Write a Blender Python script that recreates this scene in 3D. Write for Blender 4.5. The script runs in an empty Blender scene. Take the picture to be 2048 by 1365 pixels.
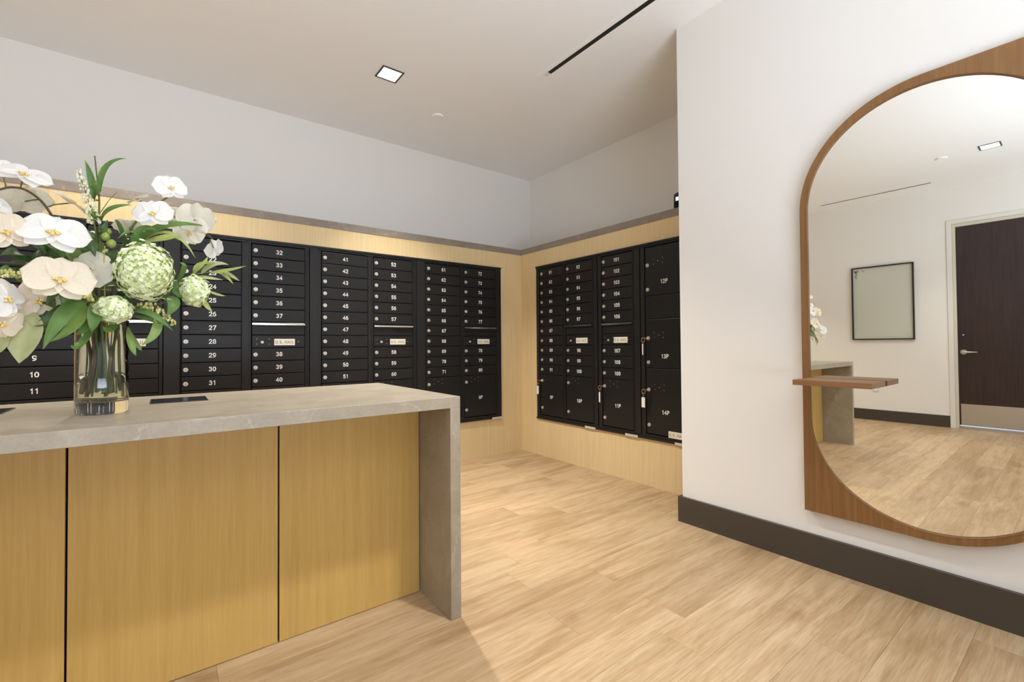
import bpy, bmesh, math, random
from mathutils import Vector, Matrix, Quaternion
random.seed(11)
sc = bpy.context.scene
COL = sc.collection

# ------------------------------------------------------------------ camera, world, light, exposure
CAM = (-2.85181, -3.58340, 1.05113)
R_ = Vector((0.79513632, -0.60638298, -0.00761058))
U_ = Vector((-0.00389712, -0.01765893, 0.99983647))
F_ = Vector((0.60641821, 0.79497663, 0.01640441))
cd = bpy.data.cameras.new('camera')
cam = bpy.data.objects.new('camera', cd)
COL.objects.link(cam)
cam.matrix_world = Matrix(((R_.x, U_.x, -F_.x, CAM[0]), (R_.y, U_.y, -F_.y, CAM[1]), (R_.z, U_.z, -F_.z, CAM[2]), (0, 0, 0, 1)))
cd.sensor_width = 36.0
cd.sensor_fit = 'HORIZONTAL'
cd.lens = 913.53 / 2048 * 36
cd.shift_y = -7.88 / 2048
cd.clip_start = 0.02
sc.camera = cam

w = bpy.data.worlds.new('world')
sc.world = w
w.use_nodes = True
w.node_tree.nodes['Background'].inputs[0].default_value = (0.72, 0.84, 1.0, 1)
w.node_tree.nodes['Background'].inputs[1].default_value = 1.2

def area(name, loc, rot, sx, sy, power, color, spread=180):
    l = bpy.data.lights.new(name, 'AREA')
    l.shape = 'RECTANGLE'
    l.size, l.size_y = sx, sy
    l.energy = power
    l.color = color
    l.spread = math.radians(spread)
    o = bpy.data.objects.new(name, l)
    o.location = loc
    o.rotation_euler = rot
    COL.objects.link(o)
    return o
LAMP_W = 22.0
LAMP_C = (1.0, 0.955, 0.87)
# daylight entering by the big front window behind the camera
area('daylight', (-2.7, -5.78, .62), (math.radians(90 + 68), 0, 0), 2.7, 1.0, 205.0, (0.78, 0.87, 1.0), 140)
vs = sc.view_settings
vs.view_transform = 'Standard'
vs.look = 'None'
vs.exposure = 0.0
vs.gamma = 1.0
vs.use_curve_mapping = False
sc.cycles.use_denoising = True
sc.cycles.max_bounces = 18
sc.cycles.diffuse_bounces = 14
sc.cycles.glossy_bounces = 6
sc.cycles.transmission_bounces = 12
sc.cycles.transparent_max_bounces = 12
sc.cycles.sample_clamp_indirect = 8.0
sc.cycles.caustics_reflective = True
sc.cycles.caustics_refractive = True

# ------------------------------------------------------------------ materials
def mat(name, color=(.8, .8, .8), rough=.5, metal=0.0, spec=.5, **kw):
    m = bpy.data.materials.new(name)
    m.use_nodes = True
    b = m.node_tree.nodes['Principled BSDF']
    b.inputs['Base Color'].default_value = (*color, 1)
    b.inputs['Roughness'].default_value = rough
    b.inputs['Metallic'].default_value = metal
    b.inputs['Specular IOR Level'].default_value = spec
    for k, v in kw.items():
        b.inputs[k.replace('_', ' ')].default_value = v
    return m
def N(m, t, **kw):
    n = m.node_tree.nodes.new(t)
    for k, v in kw.items():
        setattr(n, k, v)
    return n
def L(m, a, b):
    m.node_tree.links.new(a, b)
def coords(m, scale, rand=False, kind='Object'):
    tc = N(m, 'ShaderNodeTexCoord')
    mp = N(m, 'ShaderNodeMapping')
    mp.inputs['Scale'].default_value = scale
    L(m, tc.outputs[kind], mp.inputs['Vector'])
    if rand:
        oi = N(m, 'ShaderNodeObjectInfo')
        mul = N(m, 'ShaderNodeVectorMath', operation='SCALE')
        cmb = N(m, 'ShaderNodeCombineXYZ')
        for i in range(3):
            L(m, oi.outputs['Random'], cmb.inputs[i])
        mul.inputs['Scale'].default_value = 91.7
        L(m, cmb.outputs[0], mul.inputs[0])
        L(m, mul.outputs[0], mp.inputs['Location'])
    return mp.outputs[0]
def noise(m, vec, scale, detail=4, rough=.55, dist=0.0):
    n = N(m, 'ShaderNodeTexNoise')
    n.inputs['Scale'].default_value = scale
    n.inputs['Detail'].default_value = detail
    n.inputs['Roughness'].default_value = rough
    n.inputs['Distortion'].default_value = dist
    L(m, vec, n.inputs['Vector'])
    return n.outputs['Fac']
def ramp(m, fac, stops):
    r = N(m, 'ShaderNodeValToRGB')
    e = r.color_ramp.elements
    while len(e) < len(stops):
        e.new(0.5)
    for i, (p, c) in enumerate(stops):
        e[i].position = p
        e[i].color = (*c, 1)
    L(m, fac, r.inputs[0])
    return r.outputs[0]
def mixc(m, a, b, fac, mode='MIX'):
    x = N(m, 'ShaderNodeMix', data_type='RGBA', blend_type=mode)
    if isinstance(fac, float):
        x.inputs[0].default_value = fac
    else:
        L(m, fac, x.inputs[0])
    for s, v in ((6, a), (7, b)):
        if isinstance(v, tuple):
            x.inputs[s].default_value = (*v, 1)
        else:
            L(m, v, x.inputs[s])
    return x.outputs[2]
def base(m, col):
    L(m, col, m.node_tree.nodes['Principled BSDF'].inputs['Base Color'])
def bump(m, h, strength=.1, dist=.002):
    b = N(m, 'ShaderNodeBump')
    b.inputs['Strength'].default_value = strength
    b.inputs['Distance'].default_value = dist
    L(m, h, b.inputs['Height'])
    L(m, b.outputs[0], m.node_tree.nodes['Principled BSDF'].inputs['Normal'])

def paint(name, c):
    m = mat(name, c, .6, spec=.3)
    n = noise(m, coords(m, (1, 1, 1)), 180, 2)
    bump(m, n, .05, .001)
    return m
M_WALL = paint('white_wall_paint', (.81, .795, .76))
M_CEIL = paint('white_ceiling_paint', (.89, .90, .90))

def veneer(name, stops, sc_=(55, 55, 1.6), rough=.42):
    m = mat(name, rough=rough, spec=.35)
    v = coords(m, sc_)
    n1 = noise(m, v, 1.0, 5, .6, .3)
    v2 = coords(m, (sc_[0] * 5, sc_[1] * 5, sc_[2] * 6))
    n2 = noise(m, v2, 1.0, 3, .6)
    v3 = coords(m, (3.2, 3.2, .8))
    n3 = noise(m, v3, 1.0, 3, .5, .5)
    c = ramp(m, n1, stops)
    c = mixc(m, c, ramp(m, n2, [(.35, (.88, .86, .83)), (.6, (1, 1, 1))]), .4, 'MULTIPLY')
    c = mixc(m, c, ramp(m, n3, [(.3, (.93, .91, .88)), (.7, (1, 1, 1))]), .8, 'MULTIPLY')
    base(m, c)
    bump(m, n2, .06, .0006)
    return m
M_VEN = veneer('pale_oak_veneer', [(.25, (.67, .515, .28)), (.5, (.735, .575, .32)), (.75, (.785, .625, .36))])
M_VEN2 = veneer('golden_oak_veneer', [(.25, (.53, .335, .095)), (.5, (.575, .375, .115)), (.75, (.62, .41, .135))])
M_WALNUT = veneer('brown_stained_oak', [(.2, (.18, .085, .028)), (.5, (.24, .12, .042)), (.8, (.31, .165, .068))], (70, 70, 2.2), .4)
M_SHELF = veneer('brown_oak_shelf', [(.2, (.19, .095, .04)), (.5, (.26, .135, .06)), (.8, (.33, .18, .085))], (60, 2.2, 60), .45)

# floor planks: grain runs along x, tone varies from plank to plank
M_PLANK = mat('light_oak_plank', rough=.40, spec=.35)
_v = coords(M_PLANK, (1.9, 24, 24), True)
_n1 = noise(M_PLANK, _v, 1.0, 6, .62, .8)
_v2 = coords(M_PLANK, (9, 190, 190), True)
_n2 = noise(M_PLANK, _v2, 1.0, 3, .6)
_v3 = coords(M_PLANK, (2.0, 6, 6), True)
_n3 = noise(M_PLANK, _v3, 1.0, 3, .5, 1.2)
_c = ramp(M_PLANK, _n1, [(.22, (.30, .19, .095)), (.38, (.41, .278, .152)), (.54, (.475, .34, .203)), (.76, (.54, .41, .265))])
_c = mixc(M_PLANK, _c, ramp(M_PLANK, _n2, [(.3, (.74, .69, .62)), (.55, (1, 1, 1))]), .75, 'MULTIPLY')
_c = mixc(M_PLANK, _c, ramp(M_PLANK, _n3, [(.28, (.78, .72, .65)), (.5, (1, 1, 1))]), .8, 'MULTIPLY')
_oi = N(M_PLANK, 'ShaderNodeObjectInfo')
_c = mixc(M_PLANK, _c, ramp(M_PLANK, _oi.outputs['Random'], [(0, (.86, .84, .82)), (.5, (.97, .97, .97)), (1, (1.06, 1.06, 1.07))]), 1.0, 'MULTIPLY')
base(M_PLANK, _c)
bump(M_PLANK, _n2, .08, .0006)
M_SUB = mat('dark_subfloor', (.22, .15, .09), .8)

def stone(name, a, b, rough):
    m = mat(name, rough=rough, spec=.4)
    v = coords(m, (1, 1, 1))
    n1 = noise(m, v, 9, 8, .62, .6)
    n2 = noise(m, v, 120, 4, .6)
    wv = N(m, 'ShaderNodeTexNoise')
    wv.inputs['Scale'].default_value = 2.3
    wv.inputs['Detail'].default_value = 5
    wv.inputs['Distortion'].default_value = 1.4
    L(m, v, wv.inputs['Vector'])
    c = ramp(m, n1, [(.3, a), (.7, b)])
    c = mixc(m, c, ramp(m, n2, [(.35, (.85, .84, .82)), (.62, (1, 1, 1))]), .6, 'MULTIPLY')
    c = mixc(m, c, (.62, .55, .46), ramp(m, wv.outputs['Fac'], [(.492, (0, 0, 0)), (.5, (.22, .22, .22)), (.508, (0, 0, 0))]), 'MIX')
    base(m, c)
    bump(m, n2, .04, .0005)
    return m
M_STONE = stone('greige_limestone', (.295, .25, .185), (.38, .33, .255), .36)
M_LEDGE = stone('grey_ledge_stone', (.235, .195, .16), (.30, .255, .215), .5)

M_BLACK = mat('black_powder_coat', (.017, .0162, .016), .30, spec=.22)
bump(M_BLACK, noise(M_BLACK, coords(M_BLACK, (1, 1, 1)), 900, 2), .05, .0004)
M_FRAME = mat('black_mailbox_frame', (.019, .0182, .018), .34, spec=.25)
M_DARK = mat('dark_gap', (.004, .004, .004), .8, spec=.1)
M_LOCK = mat('brushed_nickel_lock', (.66, .61, .55), .45, .55)
M_KEYHOLE = mat('keyhole', (.05, .045, .04), .5)
M_WHITE = mat('white_print', (.90, .88, .85), .5)
M_SIGN = mat('cream_sign', (.78, .73, .62), .4)
M_INK = mat('sign_ink', (.10, .085, .07), .6)
M_RIVET = mat('steel_rivet', (.35, .34, .33), .4, .8)
M_CHROME = mat('polished_slot_lip', (.85, .82, .76), .16, 1.0)
M_BRASS = mat('brass_ring', (.72, .52, .26), .3, 1.0)
M_TAG = mat('white_key_tag', (.85, .83, .79), .5)
M_STICK = mat('grey_label_sticker', (.55, .52, .46), .5)
M_BASEB = mat('dark_taupe_baseboard', (.062, .050, .038), .42, spec=.4)
M_STEEL = mat('brushed_steel', (.62, .60, .57), .34, 1.0)
M_HATCH = mat('polished_dark_hatch', (.13, .15, .24), .12, .9)
M_HRIM = mat('bronze_hatch_rim', (.085, .06, .04), .3, .8)
M_DOOR = mat('dark_walnut_door', (.034, .020, .019), .35, spec=.4)
_dn = noise(M_DOOR, coords(M_DOOR, (60, 60, 2.5)), 1, 4)
base(M_DOOR, ramp(M_DOOR, _dn, [(.3, (.027, .0155, .015)), (.7, (.043, .026, .024))]))
M_JAMB = mat('cream_door_frame', (.62, .58, .47), .4)
M_GLASSB = mat('pale_green_glass_board', (.60, .61, .53), .12, spec=.5)
M_BFRAME = mat('black_metal_frame', (.012, .011, .009), .4)
M_PLASTIC = mat('white_plastic', (.74, .72, .68), .45)
M_DEVICE = mat('black_gloss_plastic', (.012, .013, .015), .18)
M_DIFF = mat('black_slot', (.012, .012, .011), .6)
M_TRIMBLK = mat('bronze_light_trim', (.10, .085, .05), .4, .6)
M_MIRROR = mat('mirror_silver', (.88, .88, .835), .0, 1.0)
M_ALU = mat('window_aluminium', (.12, .12, .12), .4, .5)

def emit(name, c, s):
    m = bpy.data.materials.new(name)
    m.use_nodes = True
    b = m.node_tree.nodes['Principled BSDF']
    b.inputs['Base Color'].default_value = (*c, 1)
    b.inputs['Emission Color'].default_value = (*c, 1)
    b.inputs['Emission Strength'].default_value = s
    return m
M_LENS = emit('lit_lamp_lens', (1, .95, .85), 6.0)
M_LED = emit('white_indicator_led', (.75, .9, 1), 1.6)

def glass(name, c, ior, rough=0.0):
    m = mat(name, c, rough, 0.0, .5)
    b = m.node_tree.nodes['Principled BSDF']
    b.inputs['Transmission Weight'].default_value = 1.0
    b.inputs['IOR'].default_value = ior
    return m
M_GLASS = glass('clear_vase_glass', (.97, .985, .965), 1.45)
M_WATER = glass('vase_water', (.95, .94, .72), 1.33)
M_PANE = glass('window_pane', (1, 1, 1), 1.45)

def petal_mat(name, c, vein):
    m = mat(name, c, .5, 0, .3)
    nt = m.node_tree
    b = nt.nodes['Principled BSDF']
    v = coords(m, (14, 14, 14))
    n = noise(m, v, 2.0, 4)
    base(m, ramp(m, n, [(.3, vein), (.6, c)]))
    tr = N(m, 'ShaderNodeBsdfTranslucent')
    tr.inputs[0].default_value = (*c, 1)
    mx = N(m, 'ShaderNodeMixShader')
    mx.inputs[0].default_value = .28
    L(m, b.outputs[0], mx.inputs[1])
    L(m, tr.outputs[0], mx.inputs[2])
    L(m, mx.outputs[0], nt.nodes['Material Output'].inputs[0])
    return m
M_PET = [petal_mat('white_petal', (.88, .87, .85), (.82, .81, .78)), petal_mat('ivory_petal', (.80, .77, .66), (.72, .69, .56)), petal_mat('cream_petal', (.82, .74, .61), (.75, .66, .52))]
M_LIP = mat('yellow_orchid_lip', (.80, .52, .06), .5)
_ln = noise(M_LIP, coords(M_LIP, (30, 30, 30)), 2, 3)
base(M_LIP, ramp(M_LIP, _ln, [(.36, (.25, .08, .04)), (.46, (.80, .50, .05)), (.62, (.88, .75, .38))]))
def leafm(name, a, b_):
    m = mat(name, a, .42, 0, .4)
    n = noise(m, coords(m, (9, 9, 9)), 2, 4)
    base(m, ramp(m, n, [(.3, a), (.7, b_)]))
    nt = m.node_tree
    tr = N(m, 'ShaderNodeBsdfTranslucent')
    tr.inputs[0].default_value = (*b_, 1)
    mx = N(m, 'ShaderNodeMixShader')
    mx.inputs[0].default_value = .2
    L(m, nt.nodes['Principled BSDF'].outputs[0], mx.inputs[1])
    L(m, tr.outputs[0], mx.inputs[2])
    L(m, mx.outputs[0], nt.nodes['Material Output'].inputs[0])
    return m
M_LEAF = [leafm('green_leaf', (.075, .155, .030), (.14, .25, .06)), leafm('dark_green_leaf', (.030, .070, .018), (.075, .135, .035)), leafm('yellow_green_leaf', (.26, .33, .08), (.40, .45, .14)),
          mat('brown_twig', (.10, .055, .03), .6), leafm('olive_leaf', (.30, .33, .14), (.44, .46, .24)), leafm('mid_green_leaf', (.15, .24, .055), (.24, .34, .10))]
M_STEM = [leafm('green_stem', (.10, .15, .03), (.18, .22, .06)), mat('brown_stem', (.085, .05, .025), .5), mat('yellow_stem', (.50, .37, .07), .45)]
def budm(name, a, b_):
    m = mat(name, a, .55, 0, .3)
    base(m, ramp(m, noise(m, coords(m, (40, 40, 40)), 1.5, 2), [(.35, a), (.65, b_)]))
    return m
M_BUD = [budm('cream_bud', (.62, .62, .38), (.82, .80, .62)), budm('yellow_green_bud', (.50, .50, .14), (.74, .68, .33))]
M_FLORET = budm('pale_green_floret', (.54, .63, .27), (.84, .87, .64))
M_CORE = mat('flower_core', (.46, .55, .22), .6)
M_BERRY = mat('green_berry', (.22, .27, .05), .35)

# ------------------------------------------------------------------ builders
def bm_box(bm, x0, y0, z0, x1, y1, z1, mi=0):
    v = [bm.verts.new(c) for c in ((x0, y0, z0), (x1, y0, z0), (x1, y1, z0), (x0, y1, z0), (x0, y0, z1), (x1, y0, z1), (x1, y1, z1), (x0, y1, z1))]
    for f in ((3, 2, 1, 0), (4, 5, 6, 7), (0, 1, 5, 4), (1, 2, 6, 5), (2, 3, 7, 6), (3, 0, 4, 7)):
        bm.faces.new([v[i] for i in f]).material_index = mi
    return v
def to_mesh(name, bm, mats, smooth=False):
    me = bpy.data.meshes.new(name)
    bm.normal_update()
    bm.to_mesh(me)
    bm.free()
    for m in (mats if isinstance(mats, (list, tuple)) else [mats]):
        me.materials.append(m)
    if smooth:
        for p in me.polygons:
            p.use_smooth = True
    return me
def add(name, me, parent=None, loc=None, rot=None, scale=None):
    o = bpy.data.objects.new(name, me)
    COL.objects.link(o)
    if parent is not None:
        o.parent = parent
    if loc is not None:
        o.location = loc
    if rot is not None:
        o.rotation_euler = rot
    if scale is not None:
        o.scale = scale
    return o
def boxes_mesh(name, boxes, mats, bevel=0.0):
    bm = bmesh.new()
    for b in boxes:
        mi = b[6] if len(b) > 6 else 0
        bm_box(bm, min(b[0], b[3]), min(b[1], b[4]), min(b[2], b[5]), max(b[0], b[3]), max(b[1], b[4]), max(b[2], b[5]), mi)
    if bevel:
        bmesh.ops.bevel(bm, geom=bm.edges[:] , offset=bevel, segments=1, affect='EDGES', profile=.5)
    return to_mesh(name, bm, mats)
def boxes(name, bl, mats, parent=None, bevel=0.0):
    return add(name, boxes_mesh(name, bl, mats, bevel), parent)
def thing(name, label, cat, loc=(0, 0, 0), rotz=0.0, group=None):
    o = bpy.data.objects.new(name, None)
    COL.objects.link(o)
    o.location = loc
    o.rotation_euler = (0, 0, rotz)
    o.empty_display_size = .05
    o['label'] = label
    o['category'] = cat
    if group:
        o['group'] = group
    return o
def struct(o):
    o['kind'] = 'structure'
    return o
def disc(bm, c, r, h, n=16, axis='Y', mi=0, r2=None):
    """short cylinder growing from c towards -Y (or +Z)"""
    r2 = r if r2 is None else r2
    a, b = [], []
    for i in range(n):
        t = 2 * math.pi * i / n
        if axis == 'Y':
            a.append(bm.verts.new((c[0] + r * math.cos(t), c[1], c[2] + r * math.sin(t))))
            b.append(bm.verts.new((c[0] + r2 * math.cos(t), c[1] - h, c[2] + r2 * math.sin(t))))
        else:
            a.append(bm.verts.new((c[0] + r * math.cos(t), c[1] + r * math.sin(t), c[2])))
            b.append(bm.verts.new((c[0] + r2 * math.cos(t), c[1] + r2 * math.sin(t), c[2] + h)))
    for i in range(n):
        j = (i + 1) % n
        bm.faces.new((a[i], a[j], b[j], b[i])).material_index = mi
    bm.faces.new(b).material_index = mi
    bm.faces.new(a[::-1]).material_index = mi
def tube(bm, pts, r, n=7, mi=0, taper=1.0):
    pts = [Vector(p) for p in pts]
    rings = []
    up = Vector((.31, .22, .93))
    for i, p in enumerate(pts):
        d = (pts[min(i + 1, len(pts) - 1)] - pts[max(i - 1, 0)])
        if d.length < 1e-9:
            d = Vector((0, 0, 1))
        d.normalize()
        s = d.cross(up)
        if s.length < .05:
            s = d.cross(Vector((1, 0, 0)))
        s.normalize()
        q = s.cross(d)
        rr = r * (1 + (taper - 1) * i / max(1, len(pts) - 1))
        rings.append([bm.verts.new(p + (s * math.cos(2 * math.pi * k / n) + q * math.sin(2 * math.pi * k / n)) * rr) for k in range(n)])
    for a, b in zip(rings, rings[1:]):
        for k in range(n):
            f = bm.faces.new((a[k], a[(k + 1) % n], b[(k + 1) % n], b[k]))
            f.material_index = mi
            f.smooth = True
    for rg in (rings[0], rings[-1]):
        bm.faces.new(rg).material_index = mi
def catmull(P, n=6):
    P = [Vector(q) for q in P]
    out = []
    for i in range(len(P) - 1):
        p0, p1, p2, p3 = P[max(i - 1, 0)], P[i], P[i + 1], P[min(i + 2, len(P) - 1)]
        for k in range(n):
            t = k / n
            out.append(.5 * ((2 * p1) + (p2 - p0) * t + (2 * p0 - 5 * p1 + 4 * p2 - p3) * t * t + (3 * p1 - p0 - 3 * p2 + p3) * t ** 3))
    out.append(P[-1])
    return out

# stroke lettering
def arc(cx, cy, rx, ry, a0, a1, n=10):
    return [(cx + rx * math.cos(math.radians(a0 + (a1 - a0) * i / n)), cy + ry * math.sin(math.radians(a0 + (a1 - a0) * i / n))) for i in range(n + 1)]
GL = {
    '0': [arc(.3, .5, .28, .5, 90, 450, 16)],
    '1': [[(.14, .78), (.34, 1), (.34, 0)]],
    '2': [arc(.3, .72, .27, .28, 165, -25, 9) + [(.03, 0), (.6, 0)]],
    '3': [arc(.29, .75, .24, .25, 150, -85, 9) + arc(.29, .26, .28, .26, 88, -150, 10)],
    '4': [[(.44, 0), (.44, 1), (.0, .3), (.62, .3)]],
    '5': [[(.55, 1), (.12, 1), (.08, .56)] + arc(.29, .32, .28, .32, 128, -150, 10)],
    '6': [[(.5, .97)] + arc(.36, .42, .34, .55, 100, 180, 5) + arc(.3, .3, .28, .3, 180, 540, 14)],
    '7': [[(.02, 1), (.6, 1), (.2, 0)]],
    '8': [arc(.3, .75, .23, .25, -90, 270, 12), arc(.3, .26, .28, .26, 90, 450, 14)],
    '9': [[(.1, .03)] + arc(.24, .58, .34, .55, -80, 0, 5) + arc(.3, .7, .28, .3, 0, 360, 14)],
    'P': [[(.06, 0), (.06, 1), (.34, 1)] + arc(.34, .74, .25, .26, 90, -90, 8) + [(.06, .48)]],
    'U': [[(.05, 1), (.05, .3)] + arc(.3, .28, .25, .28, 180, 360, 8) + [(.55, 1)]],
    'S': [arc(.3, .74, .25, .26, 40, 270, 9) + arc(.3, .25, .26, .25, 90, -140, 9)],
    'M': [[(.0, 0), (.05, 1), (.35, .25), (.65, 1), (.7, 0)]],
    'A': [[(0, 0), (.3, 1), (.6, 0)], [(.12, .34), (.48, .34)]],
    'I': [[(.15, 0), (.15, 1)]],
    'L': [[(.05, 1), (.05, 0), (.5, 0)]],
    '.': [[(.1, 0), (.1, .09)]],
    ' ': [],
}
GW = {'1': .5, 'I': .3, 'M': .7, '.': .2, ' ': .25, 'L': .5}
def strokes(bm, text, h, cx, y, cz, wgt=.17, mi=0, depth=.0006):
    adv = [GW.get(c, .6) + .26 for c in text]
    tot = sum(adv) - .26
    x = cx - tot * h / 2
    for c, a in zip(text, adv):
        for pl in GL[c]:
            P = [Vector((x + px * h, 0, cz + (py - .5) * h)) for px, py in pl]
            closed = (P[0] - P[-1]).length < 1e-6
            if closed:
                P = P[:-1]
            n = len(P)
            rows = []
            for i in range(n):
                pa = P[i - 1] if (i > 0 or closed) else None
                pb = P[(i + 1) % n] if (i < n - 1 or closed) else None
                d1 = (P[i] - pa).normalized() if pa is not None else None
                d2 = (pb - P[i]).normalized() if pb is not None else None
                q = P[i].copy()
                if d1 is None:
                    d1 = d2
                    q -= d2 * wgt * h * .4
                if d2 is None:
                    d2 = d1
                    q += d1 * wgt * h * .4
                t = (d1 + d2)
                t = t.normalized() if t.length > .05 else d1
                nrm = Vector((-t.z, 0, t.x))
                k = 1 / max(.55, nrm.dot(Vector((-d1.z, 0, d1.x))))
                o = nrm * wgt * h * .5 * k
                a0 = bm.verts.new((q.x + o.x, y - depth, q.z + o.z))
                b0 = bm.verts.new((q.x - o.x, y - depth, q.z - o.z))
                rows.append((a0, b0))
            rng = range(n) if closed else range(n - 1)
            for i in rng:
                r0, r1 = rows[i], rows[(i + 1) % n]
                try:
                    bm.faces.new((r0[0], r0[1], r1[1], r1[0])).material_index = mi
                except ValueError:
                    pass
        x += a * h

# ------------------------------------------------------------------ room shell
H = 2.9433
XC, YC = -0.4069, -2.0316          # face and corner of the white wall that carries the mirror
DX, DY = 0.518, 0.4686             # plaster faces behind the veneer
XD, YF = -5.6415, -5.9             # far side wall, front wall
ZB, ZT = 1.9447, 2.0               # stone ledge
floor = struct(boxes('floor', [(XD - .1, YF - .1, -.06, DX + .1, DY + .1, -.006)], M_SUB))
PW, PL = .1735, 1.22
y = -1.708 + PW * 13
k = 0
plank_cache = {}
known = {0: -1.49, 2: -1.26, 3: -1.652, 5: -1.41, -1: -1.25}
row = -13
while y > YF:
    y1, y0 = min(y, DY), max(y - PW, YF)
    if y1 - y0 > .02:
        off = known.get(row, random.uniform(0, PL))
        xs = off - math.ceil((off - XD) / PL) * PL
        while xs < DX:
            a, b = max(xs, XD), min(xs + PL, DX)
            if b - a > .03 and not (a > XC + .1 and y1 < YC - .1) and not (a > .05) and not (y0 > .05):
                key = (round(b - a, 3), round(y1 - y0, 3))
                if key not in plank_cache:
                    g = .00025
                    bm = bmesh.new()
                    lx, ly = (b - a) / 2 - g, (y1 - y0) / 2 - g
                    bv = bm_box(bm, -lx, -ly, -.006, lx, ly, 0)
                    tope = [e for e in bm.edges if e.verts[0].co.z > -.001 and e.verts[1].co.z > -.001]
                    bmesh.ops.bevel(bm, geom=tope, offset=.0005, segments=1, affect='EDGES', profile=.5)
                    plank_cache[key] = to_mesh('plank', bm, M_PLANK)
                add('plank', plank_cache[key], floor, ((a + b) / 2, (y0 + y1) / 2, 0))
            xs += PL
    y -= PW
    row += 1
struct(boxes('ceiling', [(XD - .1, YF - .1, H, DX + .1, DY + .1, H + .1)], M_CEIL))
struct(boxes('wall_back', [(XD - .1, DY, -.06, DX + .1, DY + .1, H)], M_WALL))
struct(boxes('wall_right', [(DX, YC, -.06, DX + .1, DY, H)], M_WALL))
struct(boxes('wall_right_near', [(XC, YF, -.06, DX + .1, YC, H)], M_WALL))
DY0, DY1, DZ = -3.54, -2.537, 2.476            # door opening in the far side wall
struct(boxes('wall_left', [(XD - .1, DY1, -.06, XD, DY, H), (XD - .1, YF, -.06, XD, DY0, H), (XD - .1, DY0, DZ, XD, DY1, H)], M_WALL))
WX0, WX1, WZ0, WZ1 = -4.3, -1.5, .12, 2.76
struct(boxes('wall_front', [(XD - .1, YF - .1, -.06, WX0, YF, H), (WX1, YF - .1, -.06, DX + .1, YF, H), (WX0, YF - .1, -.06, WX1, YF, WZ0), (WX0, YF - .1, WZ1, WX1, YF, H)], M_WALL))
win = struct(boxes('window_1', [(WX0, YF - .07, WZ0, WX0 + .05, YF, WZ1), (WX1 - .05, YF - .07, WZ0, WX1, YF, WZ1), (WX0 + .05, YF - .07, WZ0, WX1 - .05, YF, WZ0 + .05), (WX0 + .05, YF - .07, WZ1 - .05, WX1 - .05, YF, WZ1), (-2.93, YF - .07, WZ0 + .05, -2.87, YF, WZ1 - .05)], M_ALU))
for xa, xb in ((WX0 + .05, -2.93), (-2.87, WX1 - .05)):
    boxes('window_pane', [(xa, YF - .045, WZ0 + .05, xb, YF - .037, WZ1 - .05)], M_PANE, win)

# oak veneer furring around the mailboxes, stone ledge on top
OA0, OA1, OZ0, OZ1 = -3.66, -.252, .352, 1.79
struct(boxes('wall_back_panelling', [(XD, 0, 0, OA0, DY, ZB), (OA1, 0, 0, DX, DY, ZB), (OA0, 0, OZ1, OA1, DY, ZB), (OA0, 0, 0, OA1, DY, OZ0)], M_VEN))
OB0, OB1 = .236, 1.87
struct(boxes('wall_right_panelling', [(0, -OB0, 0, DX, 0, ZB), (0, YC, 0, DX, -OB1, ZB), (0, -OB1, OZ1, DX, -OB0, ZB), (0, -OB1, 0, DX, -OB0, OZ0)], M_VEN))
struct(boxes('trim_1', [(XD, -.004, ZB, DX, DY, ZT)], M_LEDGE, bevel=.0015))
struct(boxes('trim_2', [(-.004, YC, ZB, DX, -.0045, ZT)], M_LEDGE, bevel=.0015))
# baseboards
struct(boxes('baseboard_right', [(XC - .0196, YF, 0, XC, YC + .0196, .1468), (XC, YC, 0, -.0005, YC + .0196, .1468)], M_BASEB))
struct(boxes('baseboard_left', [(XD, DY1 + .045, 0, XD + .014, -.001, .142)], M_BASEB))
struct(boxes('baseboard_left_near', [(XD, YF, 0, XD + .014, DY0 - .045, .142)], M_BASEB))
struct(boxes('baseboard_front', [(XD + .014, YF, 0, XC - .02, YF + .014, .142)], M_BASEB))

# door in the far side wall
door = struct(boxes('door_1', [(XD - .055, DY0 + .036, .045, XD - .012, DY1 - .036, DZ - .045)], M_DOOR))
boxes('door_casing', [(XD - .09, DY1 - .004, 0, XD + .013, DY1 + .044, DZ + .044), (XD - .09, DY0 - .044, 0, XD + .013, DY0 + .004, DZ + .044), (XD - .09, DY0 + .004, DZ - .004, XD + .013, DY1 - .004, DZ + .044)], M_PLASTIC, door, .002)
boxes('door_frame', [(XD - .1, DY1 - .034, 0, XD + .004, DY1 - .0045, DZ - .0045), (XD - .1, DY0 + .0045, 0, XD + .004, DY0 + .034, DZ - .0045), (XD - .1, DY0 + .034, DZ - .042, XD + .004, DY1 - .034, DZ - .0045)], M_JAMB, door, .003)
boxes('threshold', [(XD - .09, DY0 + .034, 0, XD + .01, DY1 - .034, .03)], M_STEEL, door)
boxes('kick_plate', [(XD - .012, DY0 + .05, .05, XD - .0095, DY1 - .05, .298)], M_STEEL, door)
bm = bmesh.new()
disc(bm, (0, 0, 0), .03, .012, 20)
tube(bm, [(0, -.01, 0), (0, -.05, 0)], .011, 10)
tube(bm, [(0, -.05, 0), (.03, -.055, 0), (.12, -.05, 0)], .011, 10, 0, .6)
add('door_handle', to_mesh('door_handle', bm, M_STEEL), door, (XD - .012, DY1 - .085, .92), (0, 0, math.radians(90)), None).scale = (-1, 1, 1)
bm = bmesh.new()
disc(bm, (0, 0, 0), .027, .008, 20, mi=0)
disc(bm, (0, -.008, 0), .010, .004, 12, mi=1)
add('deadbolt', to_mesh('deadbolt', bm, [M_BFRAME, M_STEEL]), door, (XD - .012, DY1 - .085, 1.126), (0, 0, math.radians(90)))

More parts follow.
